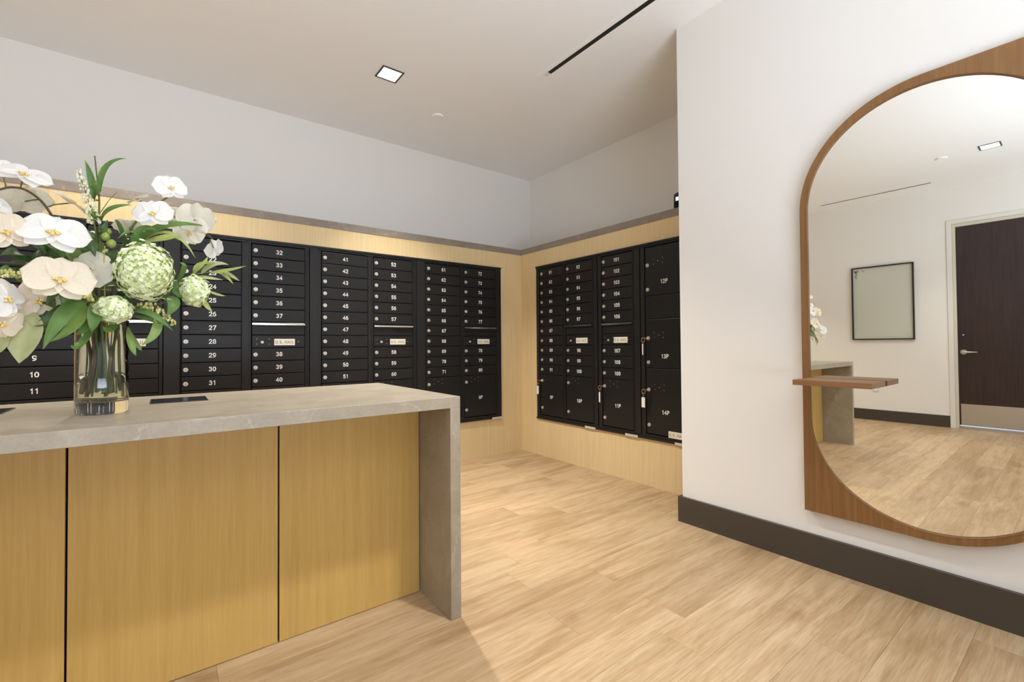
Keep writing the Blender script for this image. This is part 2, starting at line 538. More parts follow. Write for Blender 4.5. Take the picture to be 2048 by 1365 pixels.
# ------------------------------------------------------------------ ceiling fittings
def downlight(x, y, label, power, spread, aim=(0, 0, -1)):
    t = thing('downlight', label, 'ceiling light', (x, y, H), 0, 'square recessed downlights')
    a, b = .077, .064
    boxes('trim_ring', [(-a, -a, -.005, a, -b, -.0005), (-a, b, -.005, a, a, -.0005), (-a, -b, -.005, -b, b, -.0005), (b, -b, -.005, a, b, -.0005)], M_TRIMBLK, t)
    boxes('lens', [(-b, -b, -.003, b, b, -.0005)], M_LENS, t)
    l = area('lamp', (0, 0, -.015), (0, 0, 0), .105, .105, power, LAMP_C, spread)
    l.parent = t
    l.rotation_euler = Vector(aim).to_track_quat('-Z', 'Y').to_euler()
downlight(-1.607, -.567, 'small square recessed ceiling light above the mailboxes near the corner', 28.0, 86, (.13, -.17, -1))
downlight(-1.62, -2.96, 'small square recessed ceiling light between the counter end and the mirror wall', 13.0, 88, (-.16, .22, -1))
downlight(-4.37, -2.99, 'small square recessed ceiling light in front of the dark door', 15.0, 105)
downlight(-2.99, -.567, 'added square ceiling light brightening the counter and the bouquet', 12.0, 92)  # added lamp, out of view, to brighten the counter top and flowers
downlight(-4.37, -.567, 'small square recessed ceiling light above the mailboxes near the left wall', 18.0, 88)
def slot(x, y0, y1, label):
    t = thing('slot_diffuser', label, 'air vent', (x, y1, H))
    Ln = y1 - y0
    boxes('flange', [(-.045, -Ln - .03, -.003, -.017, .03, -.0005), (.017, -Ln - .03, -.003, .045, .03, -.0005), (-.017, 0, -.003, .017, .03, -.0005), (-.017, -Ln - .03, -.003, .017, -Ln, -.0005)], M_CEIL, t)
    boxes('slot', [(-.017, -Ln, -.0018, .017, -.042, -.0005)], M_DIFF, t)
    boxes('end_cap', [(-.017, -.042, -.0024, .017, 0, -.0005)], M_PLASTIC, t)
slot(-.724, -3.6, -1.203, 'long black slot air vent in the ceiling beside the white mirror wall')
slot(-5.28, -2.42, -1.24, 'long black slot air vent in the ceiling beside the dark door wall')
def smoke(x, y, label):
    bm = bmesh.new()
    disc(bm, (0, 0, -.006), .046, .0055, 28, 'Z')
    disc(bm, (0, 0, -.012), .040, .006, 28, 'Z', 0, .046)
    o = add('sprinkler_cover', to_mesh('sprinkler_cover', bm, M_CEIL), None, (x, y, H))
    o['label'] = label
    o['category'] = 'sprinkler cover'
smoke(-1.061, -.248, 'round white sprinkler cover plate on the ceiling near the mailbox corner')
smoke(-4.397, -2.64, 'round white sprinkler cover plate on the ceiling in front of the dark door')

# ------------------------------------------------------------------ mailbox banks
PIT, ZTOP, ZLOW = .0902, 1.762, .389
def zrow(k):
    return ZTOP - PIT * k
bm = bmesh.new()
disc(bm, (0, 0, 0), .0138, .003, 16, mi=0)
disc(bm, (0, -.003, 0), .0118, .006, 16, mi=0, r2=.0102)
bm_box(bm, -.0012, -.0094, -.0052, .0012, -.0088, .0052, 1)
LOCK = to_mesh('lock', bm, [M_LOCK, M_KEYHOLE], False)
door_cache = {}
def door_mesh(wd, ht):
    key = (round(wd, 3), round(ht, 3))
    if key not in door_cache:
        g = .0022
        bm = bmesh.new()
        bm_box(bm, -wd / 2 + g, -.008, -ht / 2 + g, wd / 2 - g, 0, ht / 2 - g)
        ed = [e for e in bm.edges if e.verts[0].co.y < -.007 and e.verts[1].co.y < -.007]
        bmesh.ops.bevel(bm, geom=ed, offset=.0032, segments=2, affect='EDGES', profile=.5)
        door_cache[key] = to_mesh('door', bm, M_BLACK)
    return door_cache[key]
num_cache = {}
def num_mesh(t):
    if t not in num_cache:
        bm = bmesh.new()
        strokes(bm, t, .0255, 0, 0, 0, .2)
        num_cache[t] = to_mesh('door_number', bm, M_WHITE)
    return num_cache[t]
def rivets_mesh(dx, dz, center):
    bm = bmesh.new()
    for sx in (-1, 1):
        for sz in (-1, 1):
            disc(bm, (sx * dx, 0, sz * dz), .0032, .0022, 8)
    if center:
        disc(bm, (0, 0, 0), .0042, .0012, 10)
    return to_mesh('rivets', bm, M_RIVET)
RIV4 = rivets_mesh(.038, .0185, True)
RIVM = rivets_mesh(.038, .0178, False)
def sign_mesh(wd, ht):
    bm = bmesh.new()
    bm_box(bm, -wd / 2, -.002, -ht / 2, wd / 2, 0, ht / 2, 0)
    strokes(bm, 'U.S. MAIL', ht * .42, 0, -.002, 0, .15, 1, .0005)
    return to_mesh('us_mail_sign', bm, [M_SIGN, M_INK])
SIGN = sign_mesh(.134, .046)
def mail_door(t, cx, wd, k, text, knobdx):
    z = (zrow(k) + zrow(k + 1)) / 2
    d = add('mailbox_door', door_mesh(wd, PIT), t, (cx, 0, z))
    add('lock', LOCK, d, (-wd / 2 + knobdx, -.008, 0))
    add('door_number', num_mesh(text), d, (0, -.0082, .001))
def parcel_door(t, cx, wd, z1, z0, text, knobdx, lk1, lk0, nz):
    zc = (z1 + z0) / 2
    d = add('parcel_door', door_mesh(wd, z1 - z0), t, (cx, 0, zc))
    add('lock', LOCK, d, (-wd / 2 + knobdx, -.008, lk1 - zc))
    add('lock', LOCK, d, (-wd / 2 + knobdx, -.008, lk0 - zc))
    add('door_number', num_mesh(text), d, (0, -.0082, nz - zc))
    add('rivets', RIV4, d, (-wd / 2 + .114, -.008, lk1 + .022 - zc))['kind'] = 'stuff'
def right_column(t, cx, wd, first, ptext, kd):
    for k in range(6):
        mail_door(t, cx, wd, k, str(first + k), kd)
    z6, z7, z8 = zrow(6), zrow(7), zrow(8)
    # slot hood under the sixth door
    bm = bmesh.new()
    prof = [(-.0, -.001), (-.013, -.0025), (-.022, -.008), (-.021, -.0195), (-.015, -.0205), (-.0, -.016)]
    a = [bm.verts.new((-wd / 2 + .003, yy, zz)) for yy, zz in prof]
    b = [bm.verts.new((wd / 2 - .003, yy, zz)) for yy, zz in prof]
    for i in range(len(prof)):
        j = (i + 1) % len(prof)
        bm.faces.new((a[i], b[i], b[j], a[j])).material_index = 1 if i in (1, 2, 3, 4) else 0
    bm.faces.new(a)
    bm.faces.new(b[::-1])
    add('mail_slot_hood', to_mesh('mail_slot_hood', bm, [M_BLACK, M_CHROME]), t, (cx, 0, z6))
    add('slot_panel', door_mesh(wd, z6 - .0205 - z7), t, (cx, .001, (z6 - .0205 + z7) / 2))
    d = add('carrier_access_panel', door_mesh(wd, z7 - z8), t, (cx, 0, (z7 + z8) / 2))
    add('us_mail_sign', SIGN, d, (.035, -.008, -.004))
    add('lock', LOCK, d, (-wd / 2 + .065, -.008, -.005), None, (.72, .8, .72))
    add('rivets', RIVM, d, (-wd / 2 + .070, -.008, 0))['kind'] = 'stuff'
    bm = bmesh.new()
    disc(bm, (0, 0, 0), .004, .002, 10)
    add('rivet', to_mesh('rivet', bm, M_RIVET), d, (wd / 2 - .047, -.008, -.001))
    for k in range(8, 11):
        mail_door(t, cx, wd, k, str(first + k - 2), kd)
    parcel_door(t, cx, wd, zrow(11), ZLOW, ptext, kd, .71, .456, .562)
def left_column(t, cx, wd, first, ptext, kd):
    for k in range(11):
        mail_door(t, cx, wd, k, str(first + k), kd)
    parcel_door(t, cx, wd, zrow(11), ZLOW, ptext, kd, .71, .456, .562)
def unit(wall, x0, x1, fill, cols, label, sticker):
    """x0..x1 frame along the wall, fill = end of the filler strip on the right, cols = (centre, width)"""
    t = thing('mailbox_bank', label, 'mailboxes', (0, 0, 0), 0.0 if wall == 'A' else math.radians(-90), 'built-in black mailbox banks')
    bl = [(x0, -.004, OZ0 + .001, x1, .02, ZLOW - .014), (x0, -.004, ZTOP + .012, x1, .02, OZ1 - .001)]
    edges = [x0] + [e for c, wd in cols for e in (c - wd / 2, c + wd / 2)] + [x1]
    for i in range(0, len(edges), 2):
        a, b = edges[i], edges[i + 1]
        bl.append((a, -.004, ZLOW - .014, b - .004 if i < len(edges) - 1 else b, .02, ZTOP + .012))
        if b - a > .03:
            bl.append((b - .016, -.011, ZLOW - .008, b - .005, -.004, ZTOP + .006))
    for c, wd in cols:
        bl.append((c + wd / 2 + .001, -.009, ZLOW, c + wd / 2 + .006, -.003, ZTOP))
    bl += [(x0 + .004, -.010, ZLOW - .014, x1 - .004, -.004, ZLOW - .006), (x0 + .004, -.010, ZTOP + .006, x1 - .004, -.004, ZTOP + .012)]
    add('frame', boxes_mesh('frame', bl, M_FRAME), t)
    boxes('box_body', [(x0 + .002, .0205, OZ0 + .002, x1 - .002, .42, OZ1 - .002)], M_DARK, t)
    for c, wd in cols:
        boxes('door_recess', [(c - wd / 2 - .002, .0005, ZLOW - .012, c + wd / 2 + .002, .019, ZTOP + .010)], M_DARK, t)
    if fill:
        boxes('filler_strip', [(x1 + .001, -.010, OZ0 + .001, fill - .001, .02, OZ1 - .001)], M_FRAME, t, .0015)
    # outer trim lip
    boxes('bottom_trim', [(x0, -.014, OZ0 - .006, fill or x1, 0, OZ0 + .008)], M_FRAME, t)
    boxes('top_trim', [(x0, -.014, OZ1 - .008, fill or x1, 0, OZ1 + .006)], M_FRAME, t)
    if sticker:
        boxes('label_sticker', [(sticker[0], -.0155, OZ0 - .010, sticker[1], -.0142, OZ0 + .009)], M_STICK, t)
    return t
G = [('A', -3.625, -2.854, -2.770, [(-3.414, .344), (-3.040, .330)], 1, ('1P', '2P'), 'black mailbox bank with doors 1 to 20 half hidden behind the orchids', None),
     ('A', -2.770, -1.998, -1.935, [(-2.597, .333), (-2.200, .344)], 21, ('3P', '4P'), 'black mailbox bank with doors 21 to 40 right of the bouquet', None),
     ('A', -1.935, -1.141, -1.067, [(-1.737, .352), (-1.347, .340)], 41, ('5P', '6P'), 'black mailbox bank with doors 41 to 60 behind the counter end', None),
     ('A', -1.067, -.254, None, [(-.882, .342), (-.497, .358)], 61, ('7P', '8P'), 'black mailbox bank with doors 61 to 80 beside the wall corner', (-.372, -.254)),
     ('B', .240, 1.022, None, [(.450, .312), (.804, .322)], 81, ('9P', '10P'), 'black mailbox bank with doors 81 to 100 on the right wall by the corner', (.872, .990))]
for wl, x0, x1, fl, cols, n0, pt, lab, st in G:
    t = unit(wl, x0, x1, fl, cols, lab, st)
    left_column(t, cols[0][0], cols[0][1], n0, pt[0], .024 if wl == 'A' else .030)
    right_column(t, cols[1][0], cols[1][1], n0 + 11, pt[1], .024 if wl == 'A' else .030)
t = unit('B', 1.023, 1.446, None, [(1.222, .308)], 'narrow black mailbox bank with doors 101 to 109 and one parcel door', (1.296, 1.414))
right_column(t, 1.222, .308, 101, '11P', .022)
t = unit('B', 1.447, 1.868, None, [(1.652, .324)], 'black parcel locker bank with doors 12P to 14P beside the white wall', (1.727, 1.845))
parcel_door(t, 1.652, .324, ZTOP, 1.401, '12P', .024, 1.629, 1.449, 1.499)
add('blank_panel', door_mesh(.324, 1.401 - 1.2306), t, (1.652, 0, (1.401 + 1.2306) / 2))
parcel_door(t, 1.652, .324, 1.2306, .871, '13P', .024, 1.090, .913, .959)
parcel_door(t, 1.652, .324, .871, ZLOW, '14P', .024, .712, .454, .557)
add('us_mail_sign', SIGN, t, (1.742, -.0085, .407))

# keys left hanging in the parcel locks
def key_tag(y, zl, z1, z0, wd, lab):
    """y along the right wall, zl lock height, z1..z0 tag"""
    t = thing('key_tag', lab, 'key', (-.018, -y, zl), math.radians(-90), 'keys hanging from parcel locks')
    bm = bmesh.new()
    tube(bm, [(0, .000, 0), (-.002, -.022, 0)], .0028, 6)
    bm_box(bm, -.003, -.036, -.012, .001, -.020, .008)
    add('key', to_mesh('key', bm, M_BRASS), t)
    bm = bmesh.new()
    rr = .016
    tube(bm, [(-.018 + rr * math.cos(i * math.pi / 8), -.030, -.013 + rr * math.sin(i * math.pi / 8)) for i in range(17)], .0022, 6)
    tube(bm, [(-.020, -.030, -.029), (-.022, -.030, z1 - zl)], .0018, 5)
    add('key_ring', to_mesh('key_ring', bm, M_BRASS), t)
    boxes('tag', [(-.022 - wd / 2, -.031, z0 - zl, -.022 + wd / 2, -.0285, z1 - zl)], M_TAG, t, .0006)
key_tag(.324, .712, .660, .584, .024, 'brass key with a short white tag hanging from parcel door 9P')
key_tag(1.090, .711, .661, .579, .014, 'brass key with a thin white tag hanging from parcel door 11P')
key_tag(1.514, 1.090, 1.050, .968, .009, 'brass key with a thin brass-edged tag hanging from parcel door 13P')
key_tag(1.514, .712, .656, .582, .030, 'brass key with a wide white tag hanging from parcel door 14P')

# black device on the ledge
t = thing('ledge_device', 'small black rounded device standing on the stone ledge beside the white wall', 'device', (.10, -1.80, ZT))
bm = bmesh.new()
bm_box(bm, -.03, -.13, 0, .03, .125, .142)
bmesh.ops.bevel(bm, geom=[e for e in bm.edges if max(v.co.z for v in e.verts) > .1], offset=.028, segments=4, affect='EDGES', profile=.5)
add('housing', to_mesh('housing', bm, M_DEVICE, True), t)
bm = bmesh.new()
for yy in (.085, .06):
    for i in range(1):
        bm_box(bm, -.0335, yy - .012, .075, -.0302, yy + .007, .1)
add('status_light', to_mesh('status_light', bm, M_LED), t)

# ------------------------------------------------------------------ reception counter
XE, XL = -1.9318, -3.665
LT, YFc, YBc, ZC, ZS, YP = .0446, -2.0417, -1.1941, .851, .808, -1.7751
ct = thing('reception_counter', 'low reception counter with stone top and oak front panels', 'counter', ((XE + XL) / 2, -1.62, 0))
ox, oy = -(XE + XL) / 2, 1.62
def cbox(name, bl, m, bev=0.0):
    return boxes(name, [(b[0] + ox, b[1] + oy, b[2], b[3] + ox, b[4] + oy, b[5]) for b in bl], m, ct, bev)
top = cbox('countertop', [(XL, YFc, ZS, XE, YBc, ZC)], M_STONE, .0012)
cbox('waterfall_leg', [(XE - LT, YFc, 0, XE, YBc, ZS)], M_STONE, .0012)
cbox('waterfall_leg', [(XL, YFc, 0, XL + LT, YBc, ZS)], M_STONE, .0012)
cbox('carcass', [(XL + LT + .001, YP + .019, .0, XE - LT - .001, YBc + .04, ZS - .001)], M_DARK)
pe = [XL + LT, -3.0695, -2.5235, XE - LT]
for a, b in zip(pe, pe[1:]):
    cbox('front_panel', [(a + .0028, YP, .002, b - .0028, YP + .018, ZS - .001)], M_VEN2, .0008)
cbox('back_panel', [(XL + LT + .002, YBc + .041, .002, XE - LT - .002, YBc + .059, ZS - .001)], M_VEN2)
for hx0, hx1, hy0, hy1 in ((-2.886, -2.722, -1.528, -1.372), (-3.42, -3.247, -1.528, -1.372)):
    hb = cbox('cable_hatch', [(hx0, hy0, ZC, hx1, hy1, ZC + .0022)], M_HATCH, .0008)
    boxes('hatch_rim', [(hx0 + ox - .004, hy0 + oy - .004, ZC, hx1 + ox + .004, hy0 + oy, ZC + .003), (hx0 + ox - .004, hy1 + oy, ZC, hx1 + ox + .004, hy1 + oy + .004, ZC + .003), (hx0 + ox - .004, hy0 + oy, ZC, hx0 + ox, hy1 + oy, ZC + .003), (hx1 + ox, hy0 + oy, ZC, hx1 + ox + .004, hy1 + oy, ZC + .003)], M_HRIM, hb)

# ------------------------------------------------------------------ wall mirror
mir = thing('wall_mirror', 'tall capsule mirror in a brown oak board with a small shelf on the white wall', 'mirror', (XC, -3.139, 1.19))
YM, ZM = -3.139, 1.19
RI, HI = .415, .896          # capsule radius, half height
RO = .457
oy0, oy1, oz0, oz1 = -3.585 - YM, -2.693 - YM, .262 - ZM, 2.124 - ZM
XB = -.0345                  # board front (local x)
def capsule(a, r, hh):
    c, s = math.cos(a), math.sin(a)
    if abs(c) > 1e-9:
        t = r / abs(c)
        if abs(s * t) <= hh - r:
            return (c * t, s * t)
    zc = (hh - r) * (1 if s > 0 else -1)
    B = -s * zc
    t = -B + math.sqrt(max(0, B * B - (zc * zc - r * r)))
    return (c * t, s * t)
def outer(a):
    c, s = math.cos(a), math.sin(a)
    t = 9e9
    if c > 1e-9: t = min(t, oy1 / c)
    if c < -1e-9: t = min(t, oy0 / c)
    if s > 1e-9: t = min(t, oz1 / s)
    if s < -1e-9: t = min(t, oz0 / s)
    p = (c * t, s * t)
    # rounded corners: far top (+y,+z) and near bottom (-y,-z)
    for sg, cy_, cz_ in ((1, oy1 - RO, oz1 - RO), (-1, oy0 + RO, oz0 + RO)):
        if (p[0] - cy_) * sg > 0 and (p[1] - cz_) * sg > 0:
            B = -(c * cy_ + s * cz_)
            D = B * B - (cy_ ** 2 + cz_ ** 2 - RO * RO)
            if D > 0:
                t = -B + math.sqrt(D)
                p = (c * t, s * t)
    return p
angs = [2 * math.pi * i / 220 for i in range(220)] + [math.atan2(oz0, oy1) % (2 * math.pi), math.atan2(oz1, oy0) % (2 * math.pi)]
angs.sort()
bm = bmesh.new()
rings = []
for fn, xx in ((lambda a: outer(a), -.001), (lambda a: outer(a), XB), (lambda a: capsule(a, RI + .004, HI + .004), XB), (lambda a: capsule(a, RI + .004, HI + .004), -.001)):
    rings.append([bm.verts.new((xx, *fn(a))) for a in angs])
n = len(angs)
for r0, r1 in ((0, 1), (1, 2), (2, 3), (3, 0)):
    for i in range(n):
        j = (i + 1) % n
        bm.faces.new((rings[r0][i], rings[r0][j], rings[r1][j], rings[r1][i]))
bmesh.ops.recalc_face_normals(bm, faces=bm.faces[:])
add('backboard', to_mesh('backboard', bm, M_WALNUT), mir)
# thin rim around the glass
bm = bmesh.new()
rings = []
for k_, xx in ((.0035, XB - .0006), (.0, XB - .0006), (.0, -.006), (.0035, -.006)):
    rings.append([bm.verts.new((xx, *capsule(a, RI + k_, HI + k_))) for a in angs])
for r0, r1 in ((0, 1), (1, 2), (2, 3), (3, 0)):
    for i in range(n):
        j = (i + 1) % n
        bm.faces.new((rings[r0][i], rings[r0][j], rings[r1][j], rings[r1][i]))
bmesh.ops.recalc_face_normals(bm, faces=bm.faces[:])
add('glass_rim', to_mesh('glass_rim', bm, M_WALNUT), mir)
# glass, turned a touch in its rebate
bm = bmesh.new()
fr = [bm.verts.new((-.0025, *capsule(a, RI - .0006, HI - .0006))) for a in angs]
bk = [bm.verts.new((.0025, *capsule(a, RI - .0006, HI - .0006))) for a in angs]
bm.faces.new(fr)
bm.faces.new(bk[::-1])
for i in range(n):
    j = (i + 1) % n
    bm.faces.new((fr[j], fr[i], bk[i], bk[j]))
bmesh.ops.recalc_face_normals(bm, faces=bm.faces[:])
add('mirror_glass', to_mesh('mirror_glass', bm, M_MIRROR), mir, (-.020, 0, 0), (0, 0, .0106))
sh = boxes('shelf', [(XB - .188, -3.007 - YM, .863 - ZM, XB - .099, -2.722 - YM, .886 - ZM), (XB - .098, -3.007 - YM, .863 - ZM, XB - .0007, -2.722 - YM, .886 - ZM)], M_SHELF, mir, .0008)

# ------------------------------------------------------------------ far wall board and outlet
bd = thing('glass_board', 'black framed pale green glass board hanging on the far side wall', 'board', (XD, -1.857, 1.573))
hy, hz = .328, .494
boxes('frame', [(.001, -hy, -hz, .034, -hy + .014, hz), (.001, hy - .014, -hz, .034, hy, hz), (.001, -hy + .014, -hz, .034, hy - .014, -hz + .014), (.001, -hy + .014, hz - .014, .034, hy - .014, hz)], M_BFRAME, bd)
boxes('board_glass', [(.002, -hy + .0145, -hz + .0145, .012, hy - .0145, hz - .0145)], M_GLASSB, bd)
bm = bmesh.new()
for (dy, dz, r) in ((.03, .04, .016), (.055, .035, .014), (.035, .065, .012), (.075, .045, .010), (.10, .03, .009), (.12, .045, .008), (.03, .10, .010), (.045, .085, .008), (.035, .125, .008)):
    rg = []
    for i in range(10):
        a = i * math.pi / 5
        rg.append(bm.verts.new((.0128, hy - .014 - dy + r * 1.3 * math.cos(a), hz - .014 - dz + r * .7 * math.sin(a + dy * 20))))
    bm.faces.new(rg)
add('corner_ornament', to_mesh('corner_ornament', bm, M_BFRAME), bd)
ot = thing('wall_outlet', 'white electrical outlet low on the far side wall under the glass board', 'outlet', (XD, -1.766, .44))
boxes('cover_plate', [(.0, -.036, -.057, .006, .036, .057)], M_PLASTIC, ot, .001)
boxes('socket', [(.006, -.016, .008, .008, .016, .038), (.006, -.016, -.038, .008, .016, -.008)], M_WHITE, ot)

# ------------------------------------------------------------------ vase and bouquet
VC = Vector((-3.0015, -1.70, ZC))
SD = Vector((0.99685634, 0.07923028, 0))
FW = Vector((-0.07923028, 0.99685634, 0))          # away from the room's entrance side
def W(u, v, w):
    return SD * u + Vector((0, 0, v)) - FW * w
def dirw(d):
    return (SD * d[0] + Vector((0, 0, d[1])) - FW * d[2]).normalized()
vase = thing('glass_vase', 'clear glass cylinder vase half filled with water on the stone counter', 'vase', VC)
RV, HV = .0632, .285
def lathe(prof, nseg=48):
    bm = bmesh.new()
    rg = []
    for r, z in prof:
        if r < 1e-6:
            rg.append([bm.verts.new((0, 0, z))])
        else:
            rg.append([bm.verts.new((r * math.cos(2 * math.pi * i / nseg), r * math.sin(2 * math.pi * i / nseg), z)) for i in range(nseg)])
    for a, b in zip(rg, rg[1:]):
        for i in range(nseg):
            j = (i + 1) % nseg
            if len(a) == 1:
                f = bm.faces.new((a[0], b[i], b[j]))
            elif len(b) == 1:
                f = bm.faces.new((a[i], a[j], b[0]))
            else:
                f = bm.faces.new((a[i], a[j], b[j], b[i]))
            f.smooth = True
    bmesh.ops.recalc_face_normals(bm, faces=bm.faces[:])
    return bm
add('glass_body', to_mesh('glass_body', lathe([(0, -.0004), (RV - .004, -.0004), (RV - .0012, .0010), (RV, .005), (RV, HV - .002), (RV - .0012, HV), (RV - .0028, HV), (RV - .004, HV - .002), (RV - .004, .042), (RV - .008, .036), (0, .034)]), M_GLASS), vase)
add('water', to_mesh('water', lathe([(0, .0345), (RV - .0088, .0365), (RV - .0043, .0425), (RV - .0043, .106), (0, .106)]), M_WATER), vase)

SPRAYS = [('white moth orchid spray arching over the far left of the vase',[(-0.008,0.271,0),(-0.062,0.46,0.03),(-0.113,0.585,0.06),(-0.15,0.628,0.08),(-0.187,0.634,0.08),(-0.229,0.61,0.07)],[((-0.159,0.666,0.11),0.115,(0.12,0.75,0.65),-22,0),((-0.167,0.616,0.02),0.121,(-0.25,0.75,-0.6),-10,1),((-0.069,0.622,0.06),0.094,(0.55,0.75,0.2),-35,1),((-0.215,0.69,0.05),0.07,(-0.2,0.5,0.8),10,0),((-0.21,0.571,0.1),0.07,(0.5,0.3,0.8),10,0)]),('white moth orchid spray with the widest bloom at the left of the tall spike',[(-0.006,0.27,0.02),(-0.044,0.397,0.08),(-0.1,0.501,0.1),(-0.165,0.501,0.12),(-0.217,0.467,0.12)],[((-0.099,0.51,0.16),0.151,(0.05,0.55,0.85),-10,0),((-0.186,0.499,0.17),0.115,(0.35,0.15,0.9),15,2),((-0.022,0.428,0.08),0.117,(0.3,-0.2,-0.9),80,1)]),('cream moth orchid spray hanging low on the left of the vase',[(-0.01,0.266,0.03),(-0.059,0.322,0.1),(-0.116,0.351,0.13),(-0.17,0.358,0.15),(-0.212,0.323,0.15)],[((-0.084,0.383,0.2),0.146,(0.12,0.3,0.95),-6,2),((-0.13,0.332,0.14),0.118,(0.2,-0.3,0.8),30,2),((-0.183,0.324,0.2),0.112,(0.75,0.25,0.6),40,0),((-0.186,0.265,0.2),0.094,(0.6,-0.2,0.75),-20,2),((-0.167,0.276,0.12),0.058,(0.3,-0.6,-0.5),0,2)]),('white moth orchid spray reaching to the top right bloom',[(0.001,0.275,-0.02),(0.034,0.476,0.0),(0.08,0.604,0.03),(0.135,0.666,0.05),(0.177,0.707,0.05)],[((0.159,0.709,0.09),0.096,(0.12,0.25,0.95),12,0),((0.081,0.671,0.03),0.072,(-0.55,0.75,0.25),20,1),((0.114,0.613,0.11),0.108,(-0.3,0.3,0.9),10,0)]),('white moth orchid spray drooping over mailbox door tops at the right',[(0.005,0.274,-0.01),(0.066,0.477,0.02),(0.148,0.587,0.05),(0.227,0.598,0.06),(0.277,0.567,0.06)],[((0.226,0.62,0.09),0.117,(0.35,0.25,-0.85),10,1),((0.212,0.581,0.05),0.096,(0.15,-0.25,0.95),-10,1),((0.279,0.53,0.08),0.077,(0.7,-0.05,-0.5),-20,0),((0.061,0.583,0.0),0.084,(0.05,0.6,-0.35),0,1),((0.179,0.634,0.03),0.082,(-0.2,0.3,0.9),0,1)])]
HYDRANGEAS = [('largest pale green snowball blossom right of the vase neck',[(0.008,0.27,0.03),(0.044,0.344,0.08),(0.091,0.408,0.09)],((0.095,0.43,0.13),0.07,0.088)),('small pale green snowball blossom resting on the vase rim',[(0.003,0.254,0.05),(0.011,0.283,0.08),(0.023,0.304,0.1)],((0.023,0.31,0.13),0.043,0.039)),('pale green snowball blossom at the far right tip of the bouquet',[(0.01,0.27,0.02),(0.111,0.327,0.05),(0.2,0.371,0.07)],((0.224,0.384,0.09),0.039,0.051))]
